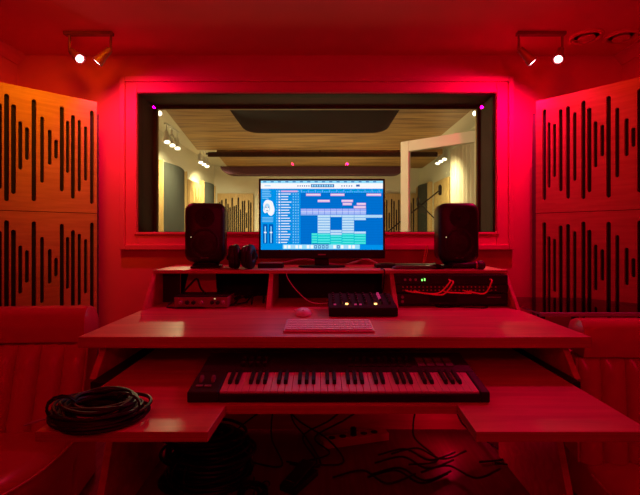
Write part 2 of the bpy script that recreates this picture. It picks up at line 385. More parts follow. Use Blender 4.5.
# ---------------------------------------------------------------- track lights
def head(parent, pos, aim, body, lens, s=1.0):
    x, y, z = pos; h = bpy.data.objects.new('lamp_head', None)
    m = MB(); a = Vector(aim).normalized(); q = a.to_track_quat('Z', 'Y').to_matrix().to_4x4(); M = Matrix.Translation(Vector(pos)) @ q
    m.lathe([(.012 * s, -.075 * s), (.022 * s, -.07 * s), (.026 * s, -.02 * s), (.036 * s, .045 * s), (.036 * s, .055 * s), (.031 * s, .055 * s), (.029 * s, .046 * s)], 18, 0, M)
    o = m.build('lamp_head', body, parent, smooth=True)
    m = MB(); m.lathe([(.0005, .050 * s), (.024 * s, .050 * s), (.024 * s, .0525 * s), (.0005, .0535 * s)], 18, 0, M)
    m.build('lens', lens, o)
    return o
def track(label, loc, rz, heads, L=.33, group=None, body=WHITEM, lens=LENS, drop=.14, hs=1.0):
    t = thing('track_light', label, 'light', loc, rz, group)
    boxes((-L / 2, L / 2, -.02, .02, -.022, 0)).build('ceiling_bar', body, t, bevel=.003)
    for (x, aim) in heads:
        m = MB(); m.tube([(x, 0, -.02), (x, 0, -drop + .015)], .008, 8); m.tube([(x, 0, -drop + .015), (x + .03 * aim[0], .03 * aim[1], -drop - .01)], .009, 8)
        m.build('swivel_arm', body, t, smooth=True)
        head(t, (x + .085 * aim[0], .06 * aim[1], -drop - .03), aim, body, lens, hs)
    return t
track('red two-head spotlight bar on the ceiling above the left panel', (-1.57, 2.92, H), 0, [(-.130, (.72, -.45, -.62)), (.150, (-.62, -.12, -.75))], body=REDLAMP)
track('red two-head spotlight bar on the ceiling above the right panel', (1.50, 2.92, H), 0, [(-.150, (.62, -.12, -.75)), (.145, (-.45, -.55, -.8))], body=REDLAMP)
g = 'spotlight bars on the live room ceiling'
for lb, loc, L in (('white three-head spotlight bar over the large grey absorber', (-1.98, 5.75, LH), .5), ('white three-head spotlight bar over the far left corner of the live room', (-1.98, 7.3, LH), .5), ('white three-head spotlight bar high in the live room behind the door glass', (1.98, 7.0, LH), .5)):
    s = 1 if loc[0] < 0 else -1
    track(lb, loc, R(90) * s, [(x_, (-.35 * s, -.2, -.9)) for x_ in (-.2, 0, .2)], L, g, WHITEM, LENSW, .16, 1.3)
# lamps in the corners of the nearest cloud
for lb, x in (('small bright spotlight at the left end of the nearest ceiling cloud', -1.77), ('small bright spotlight at the right end of the nearest ceiling cloud', 1.71)):
    t = thing('ceiling_spotlight', lb, 'light', (x, 4.75, LH - .0)); m = MB(); m.lathe([(.03, 0), (.03, -.04)], 14); m.build('base', WHITEM, t)
    head(t, (0, 0, -.08), (-.1 * x, -.6, -.4), WHITEM, LENSW)
# round ceiling vents on the right
for lb, x, y in (('round ceiling vent nearer the right track light', 1.84, 2.97), ('round ceiling vent nearest the right edge of the photo', 2.08, 2.97)):
    t = thing('ceiling_vent', lb, 'vent', (x, y, H), 0, 'round ceiling vents')
    m = MB(); m.lathe([(.105, 0), (.105, -.012), (.09, -.02), (.078, -.012), (.078, 0)], 28); m.build('rim', CEIL, t, smooth=True)
    m = MB(); m.lathe([(.001, -.004), (.05, -.008), (.055, -.022), (.04, -.028), (.001, -.03)], 24); m.build('disc', CEIL, t, smooth=True)

# ---------------------------------------------------------------- the desk
DX = .06
desk = thing('studio_desk', 'wide pale plywood studio desk with raised rack shelf and cut-out keyboard shelf', 'desk', (DX, 0, 0))
ZT = .79; ZS = .63; ZH = .995
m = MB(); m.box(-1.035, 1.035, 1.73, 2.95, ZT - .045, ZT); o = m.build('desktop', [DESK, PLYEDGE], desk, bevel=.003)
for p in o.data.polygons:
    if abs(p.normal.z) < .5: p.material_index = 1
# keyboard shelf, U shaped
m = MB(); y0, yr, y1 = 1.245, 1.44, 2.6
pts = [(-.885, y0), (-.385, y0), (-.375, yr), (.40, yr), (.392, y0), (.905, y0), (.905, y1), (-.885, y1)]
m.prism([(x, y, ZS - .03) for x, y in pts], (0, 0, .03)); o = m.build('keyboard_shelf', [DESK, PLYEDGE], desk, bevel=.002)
for p in o.data.polygons:
    if abs(p.normal.z) < .5: p.material_index = 1
# upper side panels (slanted) and lower side panels
for s in (-1, 1):
    x = s * .96
    m = MB(); m.prism([(x - .013, 1.70, ZS), (x - .013, 1.80, ZT - .045), (x - .013, 2.6, ZT - .045), (x - .013, 2.6, ZS)], (.026, 0, 0)); m.build('upper_side_panel', DESK, desk, bevel=.002)
    x = s * .925
    m = MB(); m.prism([(x - .014, 1.62, 0), (x - .014, 1.87, ZS - .03), (x - .014, 2.34, ZS - .03), (x - .014, 2.34, 0)], (.028, 0, 0)); m.build('lower_side_panel', DESK, desk, bevel=.002)
boxes((-.946, .946, 2.61, 2.635, .02, ZT - .045)).build('back_panel', DESK, desk, bevel=.002)
for x0_, x1_ in ((-.946, -.887), (.907, .946)): o = boxes((x0_, x1_, 1.66, 2.60, ZS - .03, ZS + .002)).build('shelf_gap_shade', BLACK, desk); o['label'] = 'black strip painted in for the shaded gap beside the keyboard shelf'  # black fill standing in for the shade in the open gap
# small box carcass under the top
boxes((-.78, -.42, 2.25, 2.43, ZS + .002, ZS + .085), (.36, .80, 2.25, 2.43, ZS + .002, ZS + .06)).build('cable_box', DESK, desk, bevel=.002)
# hutch
o = boxes((-1.035, 1.035, 2.51, 2.95, ZH - .02, ZH)).build('raised_shelf', DESK, desk, bevel=.002)
for s in (-1, 1):
    x = s * 1.027
    m = MB(); m.prism([(x - .01, 2.35, ZT), (x - .01, 2.515, ZH - .02), (x - .01, 2.95, ZH - .02), (x - .01, 2.95, ZT)], (.02, 0, 0)); m.build('shelf_side', DESK, desk, bevel=.002)
for x in (-.345, .36):
    m = MB(); m.prism([(x - .0125, 2.36, ZT), (x - .0125, 2.52, ZH - .02), (x - .0125, 2.94, ZH - .02), (x - .0125, 2.94, ZT)], (.025, 0, 0)); m.build('shelf_divider', DESK, desk, bevel=.002)
o = boxes((-1.0, -.36, 2.90, 2.91, ZT, ZH - .02)).build('bay_back', FELT, desk); o['label'] = 'black back of the left rack bay'
o = boxes((-.33, .345, 2.80, 2.81, ZT, ZH - .02)).build('bay_back', FELT, desk); o['label'] = 'black back of the middle rack bay'
o = boxes((-1.017, -.92, 2.62, 2.65, ZT, ZH - .02)).build('rack_rail', BLACK, desk); o['label'] = 'black rack rail in the left bay'

# ---------------------------------------------------------------- 61-key keyboard
KW = 1.03; kb = thing('music_keyboard', 'black 61-key music keyboard lying on the desk shelf', 'keyboard', (DX - KW / 2 + .003, 1.46, ZS))
sl = lambda y: .15 * y
m = MB()
def sprism(m, x0, x1, y0, y1, zb0, zt0, mi=0):   # box whose top follows the slope
    m.prism([(x0, y0, zb0), (x0, y1, zb0), (x0, y1, zt0 + sl(y1)), (x0, y0, zt0 + sl(y0))], (x1 - x0, 0, 0), mi)
K0 = .108; KP = .0247; K1 = K0 + 36 * KP
sprism(m, 0, K0 - .002, 0, .15, 0, .036); sprism(m, K1 + .002, KW, 0, .15, 0, .036)
sprism(m, K0 - .002, K1 + .002, 0, .008, 0, .030); sprism(m, K0 - .002, K1 + .002, .008, .15, 0, .012)
sprism(m, 0, KW, .15, .32, 0, .036)
m.build('keyboard_body', BLACK, kb, bevel=.004)
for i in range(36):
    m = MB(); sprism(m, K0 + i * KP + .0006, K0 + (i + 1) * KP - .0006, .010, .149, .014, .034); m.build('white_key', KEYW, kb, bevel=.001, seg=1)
for i in range(35):
    if i % 7 in (0, 1, 3, 4, 5):
        x = K0 + (i + 1) * KP
        m = MB(); m.prism([(x - .0065, .058, .034 + sl(.058)), (x - .0065, .066, .046 + sl(.066)), (x - .0065, .149, .046 + sl(.149)), (x - .0065, .149, .034 + sl(.149))], (.013, 0, 0)); m.build('black_key', KEYB, kb, bevel=.001, seg=1)
for x in (.028, .070):
    m = MB(); M = Matrix.Translation((x, .085, .036 + sl(.085))) @ Matrix.Rotation(R(90), 4, 'Y'); m.lathe([(.012, -.006), (.018, -.004), (.018, .004), (.012, .006)], 18, 0, M); m.build('mod_wheel', mat('grey_rubber', (.25, .24, .25), .4), kb)
m = MB()
for k in range(2): m.box(.02 + k * .03, .042 + k * .03, .035, .047, .036 + sl(.04), .040 + sl(.04))
m.build('octave_button', mat('button_grey', (.30, .28, .30), .4), kb)
m = MB(); sprism(m, .40, .52, .215, .262, .03, .0375); m.build('display', SATIN, kb)
for r_ in range(2):
    for k in range(4):
        m = MB(); x = .155 + k * .028; y = .20 + r_ * .045; m.lathe([(.009, .03 + sl(y)), (.009, .048 + sl(y)), (.006, .052 + sl(y))], 12, 0, Matrix.Translation((x, y, 0))); m.build('knob', SATIN, kb)
for k in range(9):
    m = MB(); x = .56 + k * .028; sprism(m, x, x + .02, .19, .205, .035, .040); m.build('channel_button', SATIN, kb)
    m = MB(); sprism(m, x + .004, x + .016, .222 + (k * 7 % 3) * .01, .234 + (k * 7 % 3) * .01, .035, .052); m.build('fader', SATIN, kb)
for r_ in range(2):
    for k in range(4):
        m = MB(); x = .83 + k * .036; y = .19 + r_ * .04; sprism(m, x, x + .028, y, y + .03, .035, .040); m.build('drum_pad', mat('pad_grey', (.10, .10, .10), .6), kb)

# ---------------------------------------------------------------- monitor
mon = thing('monitor', 'black widescreen monitor showing blue audio software', 'monitor', (.012, 2.72, ZH))
MWx = .40; MZ0 = .056; MZ1 = .562
boxes((-MWx, MWx, 0, .035, MZ0, MZ1)).build('housing', BLACK, mon, bevel=.006)
m = MB(); m.box(-.16, .16, .035, .06, .14, .42); m.build('rear_cover', BLACK, mon, bevel=.01)
m = MB(); m.box(-.045, .045, .036, .055, .012, .20); m.build('neck', BLACK, mon, bevel=.004)
m = MB(); n = 28; m.prism([(.15 * math.cos(2 * math.pi * i / n), .0 + .085 * math.sin(2 * math.pi * i / n) + .02, 0) for i in range(n)], (0, 0, .012)); m.build('base', BLACK, mon, bevel=.003)
SX0, SX1, SZ0, SZ1 = -.386, .386, .112, .548
boxes((-.025, .025, -.0015, 0, .078, .085)).build('badge', GREYP, mon)
cols = [(0.0, 0.16, 0.62), (0.0, 0.28, 0.80), (0.75, 0.85, 0.95), (0.05, 0.14, 0.42), (0.35, 0.42, 0.92), (0.42, 0.68, 0.92), (0.02, 0.78, 0.66), (0.75, 0.42, 0.72), (0.0, 0.10, 0.45), (0.30, 0.72, 0.95), (0.92, 0.92, 0.95), (0.02, 0.03, 0.08)]
smats = [emi('screen_colour_%d' % i, c, 1.02) for i, c in enumerate(cols)]
m = MB(); SWd = SX1 - SX0; SHt = SZ1 - SZ0; lay = [0]
def sq(u0, v0, u1, v1, c, L=1):      # screen rectangle, u right, v down, 0..1
    y = -.0006 - .00025 * L
    x0 = SX0 + u0 * SWd; x1 = SX0 + u1 * SWd; z1 = SZ1 - v0 * SHt; z0 = SZ1 - v1 * SHt
    m.add([(x0, y, z0), (x1, y, z0), (x1, y, z1), (x0, y, z1)], [(0, 1, 2, 3)], c)
rnd = random.Random(3)
sq(0, 0, 1, 1, 0, 0); sq(0, 0, 1, .035, 9, 1); sq(0, .035, 1, .115, 10, 1)
for k in range(16): sq(.02 + k * .06, .008, .045 + k * .06, .022, 8, 2)
sq(.41, .05, .60, .095, 3, 2)
for k in range(9): sq(.418 + k * .02, .058, .43 + k * .02, .085, 9, 3)
for k in range(6): sq(.30 + k * .018, .065, .308 + k * .018, .085, 3, 2)
for k in range(5): sq(.66 + k * .02, .065, .668 + k * .02, .085, 3, 2)
sq(.03, .065, .08, .08, 5, 2); sq(.78, .055, .81, .085, 3, 2)
sq(0, .115, .115, .93, 1, 1); sq(.115, .115, .325, .93, 1, 1); sq(.325, .115, 1, .175, 1, 1)
for k in range(46): sq(.33 + k * .0145, .155 if k % 4 else .13, .333 + k * .0145, .17, 9, 2)
# inspector lines, portrait, channel strips
for k in range(6): sq(.01, .13 + k * .024, .01 + rnd.uniform(.05, .09), .137 + k * .024, 9, 2)
m2 = []
for i, (cx, cy, rx, ry, c, L) in enumerate(((.056, .36, .036, .085, 10, 3), (.082, .42, .030, .088, 10, 3), (.074, .36, .030, .075, 10, 3), (.036, .42, .016, .05, 10, 3), (.052, .395, .024, .066, 5, 4), (.051, .415, .017, .045, 10, 5), (.043, .385, .0045, .010, 3, 6), (.060, .385, .0045, .010, 3, 6), (.052, .435, .009, .006, 3, 6), (.052, .41, .003, .008, 5, 6))):
    n = 20; y = -.0006 - .00025 * L; ps = [(SX0 + (cx + rx * math.cos(2 * math.pi * q / n)) * SWd, y, SZ1 - (cy + ry * math.sin(2 * math.pi * q / n)) * SHt) for q in range(n)]
    m.add(ps, [tuple(range(n))], c)
for k in range(4): sq(.012, .53 + k * .02, .1, .536 + k * .02, 9, 2)
for c0 in (.018, .066):
    sq(c0, .63, c0 + .036, .91, 8, 2); sq(c0 + .014, .66, c0 + .022, .90, 9, 3); sq(c0 + .008, .74, c0 + .028, .76, 10, 4)
# track list
for k in range(20):
    v = .135 + k * .039
    sq(.122, v, .318, v + .003, 3, 2); sq(.128, v + .01, .134, v + .026, 9, 2); sq(.145, v + .008, .158, v + .03, 10 if k % 3 else 5, 2)
    sq(.165, v + .012, .165 + rnd.uniform(.05, .085), v + .024, 10, 2)
    for q in range(3): sq(.262 + q * .02, v + .012, .270 + q * .02, v + .026, 9, 2)
sq(.165, .142, .30, .165, 7, 3)
# arrangement: dark lanes
sq(.325, .175, 1, .93, 0, 1)
for k in range(20): sq(.325, .175 + k * .038, 1, .177 + k * .038, 8, 2)
for u0, u1, v0 in ((.37, .49, .185), (.57, .685, .185), (.865, .985, .185), (.465, .565, .275), (.66, .755, .275), (.67, .745, .32), (.785, .86, .32), (.76, .86, .365)):
    sq(u0, v0, u1, v0 + .036, 7, 3); sq(u0 + .005, v0 + .012, u1 - .005, v0 + .02, 10, 4)
for k in range(11):
    u = .328 + k * .0487; sq(u, .405, u + .0465, .49, 4, 3); sq(u, .445, u + .0465, .449, 10, 4); sq(u + .004, .462, u + .042, .47, 5, 4)
sq(.328, .495, .86, .50, 5, 3); sq(.86, .495, .995, .535, 5, 3)
for u0, u1, v0, v1 in ((.465, .57, .50, .93), (.665, .765, .50, .93), (.57, .665, .50, .525), (.57, .665, .715, .93), (.765, .862, .50, .58), (.765, .862, .735, .93), (.415, .465, .76, .93)):
    v = v0
    while v < v1 - .01:
        c = 6 if v > .755 else 5
        sq(u0, v, u1 - .002, min(v + .033, v1), c, 3); sq(u0 + .004, v + .012, u1 - .006, v + .016, 10 if c == 5 else 9, 4); v += .038
sq(0, .93, 1, 1, 1, 2); sq(.18, .925, .81, .99, 9, 3); sq(.42, .91, .56, .925, 8, 4)
for k in range(20):
    sq(.19 + k * .031, .935, .212 + k * .031, .982, [10, 10, 5, 10, 10, 9, 10][k % 7] if k not in (8, 9, 10, 11, 14) else 3, 4)
    if k in (8, 9, 10, 11, 14): sq(.195 + k * .031, .945, .206 + k * .031, .97, 9, 5)
scr = m.build('screen', smats, mon)
scr['label'] = 'lit blue screen with a track list, coloured regions and a small portrait'
for p in scr.data.polygons: pass

# ---------------------------------------------------------------- loudspeakers
def rrect(w, h, r, n=5):
    out = []
    for cx, cz, a0 in ((w / 2 - r, h / 2 - r, 0), (-w / 2 + r, h / 2 - r, 90), (-w / 2 + r, -h / 2 + r, 180), (w / 2 - r, -h / 2 + r, 270)):
        for i in range(n + 1): a = R(a0 + 90 * i / n); out.append((cx + r * math.cos(a), cz + r * math.sin(a)))
    return out
def speaker(label, loc, rz):
    t = thing('loudspeaker', label, 'speaker', loc, rz, 'studio monitor loudspeakers'); W = .245; Hh = .355; zc = .035 + Hh / 2
    rs = []
    for y, k, r in ((.0, .80, .045), (.006, .90, .05), (.022, .98, .05), (.05, 1, .05), (.15, .99, .05), (.2, .92, .05), (.215, .84, .045)):
        rs.append([Vector((a, y, zc + b)) for a, b in rrect(W * k if k < .97 else W * k, Hh * (1 - (1 - k) * .7), r)])
    m = MB(); m.rings(rs); m.build('cabinet', SATIN, t, smooth=True)
    def disc(z, prof, nm, mt):
        M = Matrix.Translation((0, 0, z)) @ Matrix.Rotation(R(90), 4, 'X'); m = MB(); m.lathe(prof, 32, 0, M); return m.build(nm, mt, t, smooth=True)
    disc(zc - .062, [(.088, -.004), (.088, .003), (.08, .006), (.075, .002), (.07, -.001), (.02, .0015), (.015, .006), (.001, .008)], 'woofer', mat('cone', (.022, .02, .022), .6))
    disc(zc + .09, [(.062, -.004), (.058, .003), (.03, .0015), (.014, .001), (.012, .006), (.001, .009)], 'tweeter', BLACK)
    m = MB(); m.box(-.082, -.077, -.004, .002, zc - .03, zc - .025); m.build('power_led', LEDY, t)
    m = MB(); m.box(-.022, .022, -.0022, .003, .062, .067); m.build('badge', GREYP, t)
    m = MB(); m.prism([(-.09, .03, 0), (.09, .03, 0), (.09, .19, 0), (-.09, .19, 0)], (0, 0, .012)); m.prism([(-.08, .03, .012), (.08, .03, .012), (.08, .18, .036), (-.08, .18, .036)], (0, 0, .008)); m.box(-.06, .06, .05, .16, .012, .036)
    m.build('isolation_stand', RUBBER, t, bevel=.004)
    return t
for nm, x, a in (('black loudspeaker left of the monitor beside the headphones', -.703, 7), ('black loudspeaker right of the monitor beside the microphone', .85, -4)):
    speaker(nm, (x, 2.62, ZH), R(a)).scale = (1.0, 1.04, 1.035)

# headphones resting on the shelf: two thick ear cushions and a headband
hp = thing('headphones', 'black headphones lying on the raised shelf beside the left loudspeaker', 'headphones', (-.475, 2.60, ZH)); hp.scale = (1.15, 1.3, 1.42)
for k, (x, a) in enumerate(((-.040, 14), (.036, -12))):
    M = Matrix.Translation((x, 0, .052)) @ Matrix.Rotation(R(a), 4, 'Z') @ Matrix.Rotation(R(90), 4, 'Y')
    m = MB(); prof = [(.028, -.028), (.044, -.026), (.05, -.012), (.05, .0), (.046, .008)]; m.lathe([(.001, -.03)] + prof + [(.001, .01)], 24, 0, M); c = m.build('ear_cup', SATIN, hp, smooth=True)
    m = MB(); ring = [M @ Vector((.034 * math.cos(2 * math.pi * q / 24), .034 * math.sin(2 * math.pi * q / 24), .012 * (1 if k == 0 else 1))) for q in range(24)]; m.tube(ring, .021, 8, close=True); m.build('ear_cushion', RUBBER, c, smooth=True)
m = MB(); rs = []
for q in range(17):
    a = math.pi * q / 16; p = Vector((.075 * math.cos(a) - .003, .03 + .08 * math.sin(a), .045 + .025 * math.sin(a))); rs.append(p)
m.tube(rs, .010, 8); m.build('headband', SATIN, hp, smooth=True)
# small box to the right of headphones
t = thing('small_drive', 'small flat black box with a pale lid left of the monitor stand', 'device', (-.385, 2.66, ZH)); boxes((0, .155, 0, .1, 0, .028)).build('case', BLACK, t, bevel=.004); boxes((.004, .15, .004, .096, .0285, .033)).build('lid', mat('reddish_lid', (.55, .35, .35), .4), t, bevel=.002)
# flat device and mic right
t = thing('flat_controller', 'long flat black device lying right of the monitor stand', 'device', (.35, 2.66, ZH)); boxes((0, .40, 0, .13, 0, .022)).build('case', BLACK, t, bevel=.006); boxes((.03, .12, .02, .1, .0225, .028)).build('raised_pad', SATIN, t, bevel=.004)
t = thing('desk_remote', 'rounded dark remote in front of the flat device right of the monitor', 'remote', (.43, 2.555, ZH), R(3)); m = MB(); m.rings([[Vector((.14 + a, .03 + b, z)) for a, b in rrect(.27 * k, .055 * k, .024 * k)] for z, k in ((0, .9), (.008, 1), (.016, .96), (.021, .8))]); m.build('shell', mat('dark_grey_shell', (.12, .10, .11), .3), t, smooth=True); boxes((.23, .25, .022, .036, .0211, .0235)).build('key', GREYP, t)
t = thing('microphone', 'black handheld microphone lying by the right loudspeaker', 'microphone', (.79, 2.565, ZH))
M = Matrix.Translation((0, 0, .024)) @ Matrix.Rotation(R(90), 4, 'Y')
m = MB(); m.lathe([(.010, 0), (.012, .005), (.014, .06), (.019, .125), (.021, .135)], 18, 0, M); m.build('handle', BLACK, t, smooth=True)
m = MB(); m.lathe([(.022, .135), (.0245, .138), (.0245, .143), (.022, .146)], 18, 0, M); m.build('collar', mat('red_ring', (.5, .2, .2), .4, .5), t, smooth=True)
m = MB(); m.lathe([(.021, .146), (.027, .155), (.029, .168), (.027, .181), (.018, .191), (.001, .195)], 18, 0, M); m.build('grille', mat('mic_grille', (.06, .06, .06), .5, .4, bump=.5, nscale=400), t, smooth=True)
# cables on the shelf
def cable(label, pts, r=.004, mt=RUBBER, name='cable', cat='cable', group=None, n=8):
    m = MB(); m.tube(spline(pts, n), r, 6); return tag(m.build(name, mt, smooth=True), label, cat, group)
cable('thin red cable rising behind the flat device right of the monitor', [(.66, 2.74, ZH + .004), (.67, 2.75, ZH + .04), (.70, 2.80, ZH + .10), (.705, 2.86, ZH + .13), (.70, 2.92, ZH + .004)], .003, ORCABLE)
cable('black cable trailing from the flat device to the right loudspeaker', [(.60, 2.60, ZH + .004), (.70, 2.57, ZH + .004), (.76, 2.62, ZH + .005), (.79, 2.66, ZH + .006)], .004)
cable('pale cable bundle running behind the monitor stand', [(-.30, 2.86, ZH + .004), (-.12, 2.84, ZH + .045), (.05, 2.80, ZH + .02), (.14, 2.75, ZH + .012), (.22, 2.70, ZH + .035), (.30, 2.80, ZH + .05), (.40, 2.88, ZH + .006)], .006, mat('reddish_cable', (.6, .3, .3), .5))
cable('black monitor lead dropping from the raised shelf to the mixer', [(.36, 2.54, ZH + .005), (.375, 2.503, ZH + .0), (.372, 2.498, ZH - .06), (.36, 2.50, ZH - .13), (.33, 2.52, ZT + .05), (.30, 2.49, ZT + .006)], .004)
cable('thin cable hanging from the shelf to the back of the mixer', [(-.19, 2.50, ZH - .0), (-.19, 2.495, ZH - .04), (-.13, 2.45, ZT + .09), (-.05, 2.40, ZT + .035), (.045, 2.33, ZT + .04)], .0025, mat('reddish_cable', (.6, .3, .3), .5))
cable('thin white mouse lead lying on the desktop', [(-.10, 2.27, ZT + .008), (-.14, 2.33, ZT + .003), (-.08, 2.40, ZT + .003), (0.0, 2.42, ZT + .003)], .002, WHITEP)

# ---------------------------------------------------------------- rack bays
t = thing('audio_interface', 'squat audio interface with knobs and a black top in the left bay of the desk', 'audio interface', (-.815, 2.40, ZT))
boxes((0, .30, 0, .18, .004, .062)).build('case', mat('interface_grey', (.30, .22, .20), .5), t, bevel=.004); boxes((.004, .296, .004, .18, .0625, .068)).build('top_plate', BLACK, t)
for k, x in enumerate((.04, .075, .11, .155, .215, .245, .275)):
    m = MB(); M = Matrix.Translation((x, 0, .034)) @ Matrix.Rotation(R(90), 4, 'X'); m.lathe([(.011, 0), (.011, .012), (.008, .016), (.001, .016)], 14, 0, M); m.build('knob', BLACK if k in (1, 2, 4, 5) else GREYP, t)
boxes((.01, .29, .01, .17, 0, .004)).build('foot_strip', BLACK, t); boxes((.225, .231, -.002, 0, .052, .057)).build('led', LEDY, t)
t = thing('speaker_shelf_board', 'pale board standing upright at the back of the left bay', 'board', (-.87, 2.72, ZT)); m = MB(); m.prism([(.0, 0, 0), (.22, 0, 0), (.205, 0, .178), (.04, 0, .178)], (0, .018, 0)); m.build('panel', WALL, t)
cable('black cable looping over the top of the audio interface', [(-.80, 2.50, ZT + .07), (-.76, 2.52, ZT + .12), (-.73, 2.55, ZT + .15), (-.70, 2.52, ZT + .10), (-.66, 2.48, ZT + .072)], .006)
cable('black cable drooping in front of the audio interface', [(-.84, 2.45, ZT + .03), (-.86, 2.42, ZT + .005), (-.78, 2.39, ZT + .005), (-.66, 2.40, ZT + .005), (-.55, 2.44, ZT + .006), (-.42, 2.5, ZT + .02)], .005)
for k, (x0, y0_) in enumerate(((-.50, 2.50), (-.44, 2.56))):
    cable(('black cable lying beside the audio interface', 'black cable bundled against the left divider')[k], [(x0, y0_, ZT + .006), (x0 + .03, y0_ + .05, ZT + .05), (x0 - .02, y0_ + .1, ZT + .02), (x0 + .08, y0_ + .12, ZT + .04), (x0 + .10, y0_ + .02, ZT + .006)], .006)
RX0, RX1 = .40, 1.05
def rack(label, z0, z1, y=2.46):
    t = thing('rack_unit', label, 'rack unit', (DX + .01, y, 0), 0, 'rack units in the right bay'); X0 = .365; X1 = 1.005
    boxes((X0, X1, .008, .24, z0 + .002, z1 - .002)).build('chassis', BLACK, t); boxes((X0, X1, 0, .008, z0 + .001, z1 - .001)).build('faceplate', SATIN, t, bevel=.002)
    return t, X0, X1
a, X0, X1 = rack('black rack unit with two green lights, topmost in the right bay', .918, .972)
m = MB(); m.box(X0 + .145, X0 + .152, -.003, 0, .937, .948); m.build('green_light', LEDG, a); m = MB(); m.box(X0 + .160, X0 + .167, -.003, 0, .938, .952); m.build('green_light', LEDG, a)
for k in range(3): m = MB(); m.lathe([(.007, 0), (.007, .012)], 12, 0, Matrix.Translation((X0 + .05 + k * .03, 0, .945)) @ Matrix.Rotation(R(90), 4, 'X')); m.build('knob', GREYP, a)
a, X0, X1 = rack('black patch bay with a row of orange sockets in the right bay', .870, .918)
for k in range(24):
    x = X0 + .04 + k * .023; m = MB()
    for z in (.884, .903): m.lathe([(.0045, 0), (.0045, .003), (.002, .003)], 8, 0, Matrix.Translation((x, 0, z)) @ Matrix.Rotation(R(90), 4, 'X'))
    m.build('socket', mat('dim_red_socket', (.45, .16, .14), .4), a)
a, X0, X1 = rack('black rack unit with a dark display, lowest in the right bay', .800, .866)
for k in range(2): m = MB(); m.lathe([(.009, 0), (.009, .012), (.006, .014)], 12, 0, Matrix.Translation((X0 + .035, 0, .82 + k * .026)) @ Matrix.Rotation(R(90), 4, 'X')); m.build('knob', GREYP, a)
boxes((X0 + .19, X0 + .35, -.002, 0, .815, .85)).build('display', KEYB, a); boxes((X0 + .52, X0 + .60, -.002, 0, .843, .846)).build('badge', GREYP, a)
PX = DX + .375; FYr = 2.453
g = 'orange patch cables plugged into the patch bay'
def patch(lb, x0, z0, x1, z1, dip, out=.05):
    cable(lb, [(x0, FYr, z0), (x0 + .012, FYr - out * .7, z0 - .002), (x0 + (x1 - x0) * .25, FYr - out, min(z0, z1) - dip * .6), (x0 + (x1 - x0) * .7, FYr - out, min(z0, z1) - dip), (x1 - .005, FYr - out * .7, z1 - .01), (x1, FYr, z1)], .0045, ORCABLE, 'patch_cable', 'patch cable', g)
patch('longer orange patch cable curving from the left sockets up to the middle', PX + .05, .885, PX + .30, .945, .01)
patch('orange patch cable doubled beside the longer one', PX + .10, .882, PX + .315, .940, .012, .06)
patch('orange patch cable curving up at the right of the patch bay', PX + .38, .884, PX + .535, .948, .008)
patch('flat orange patch cable between the two raised loops', PX + .26, .883, PX + .42, .884, .008)
cable('thin black cable loop lying in front of the racks', [(.80, 2.46, ZT + .003), (.72, 2.42, ZT + .003), (.66, 2.45, ZT + .003), (.72, 2.47, ZT + .003), (.82, 2.42, ZT + .003), (.92, 2.40, ZT + .003), (.95, 2.46, ZT + .004), (.88, 2.48, ZT + .003)], .0035)

# ---------------------------------------------------------------- things on the desktop
ck = thing('computer_keyboard', 'thin white computer keyboard on the desktop in front of the mixer', 'keyboard', (-.155, 1.80, ZT))
m = MB(); m.prism([(0, 0, .001), (0, .19, .001), (0, .19, .020), (0, 0, .010)], (.385, 0, 0)); m.build('tray', WHITEM, ck, bevel=.003)
for r_ in range(6):
    nk = 16 if r_ else 11; x = .008
    for k in range(nk):
        w_ = (.369 / 16) if r_ else (.098 if k == 4 else (.271 / 10))
        z = .0105 + .010 * (.012 + r_ * .0295) / .19; m = MB(); m.box(x + .0012, x + w_ - .0012, .010 + r_ * .029, .010 + r_ * .029 + .0255, z, z + .0035)
        m.build('key', mat('key_white', (.88, .88, .9), .4), ck); x += w_
ms = thing('computer_mouse', 'rounded white computer mouse behind the left end of the keyboard', 'mouse', (-.085, 2.20, ZT))
m = MB(); rs = []
for z, k in ((0, .92), (.006, 1), (.016, .97), (.026, .82), (.033, .58), (.037, .25)):
    rs.append([Vector((.042 * k * math.cos(2 * math.pi * q / 24), .062 * k * math.sin(2 * math.pi * q / 24) + (1 - k) * .008, z)) for q in range(24)])
m.rings(rs); m.build('shell', WHITEP, ms, smooth=True)
m = MB(); M = Matrix.Translation((0, -.036, .031)) @ Matrix.Rotation(R(90), 4, 'Y'); m.lathe([(.004, -.003), (.006, 0), (.004, .003)], 12, 0, M); m.build('scroll_ball', GREYP, ms)
mx = thing('mixer', 'small black mixer with two amber lights on the desktop', 'mixer', (.045, 2.15, ZT)); MWd = .345
m = MB(); m.prism([(0, 0, .002), (0, .25, .002), (0, .25, .085), (0, .03, .052), (0, 0, .045)], (MWd, 0, 0)); m.build('case', FELT, mx, bevel=.004)
mz = lambda y: .052 + (y - .03) * .15
for c in range(8):
    for r_ in range(5):
        x = .025 + c * .041; y = .06 + r_ * .038
        m = MB(); m.lathe([(.0075, mz(y)), (.0075, mz(y) + .012), (.005, mz(y) + .015)], 10, 0, Matrix.Translation((x, y, 0))); m.build('knob', [SATIN, LEDP, SATIN][(c + (1 if r_ > 1 else 0)) % 3] if c in (2, 5, 6) else SATIN, mx)
for x in (.085, .232): boxes((x, x + .014, .045, .056, mz(.045), mz(.045) + .007)).build('amber_light', LEDO, mx)
for x in (.025, .13, .155): boxes((x, x + .012, .036, .044, mz(.04), mz(.04) + .006)).build('button', LEDP, mx)

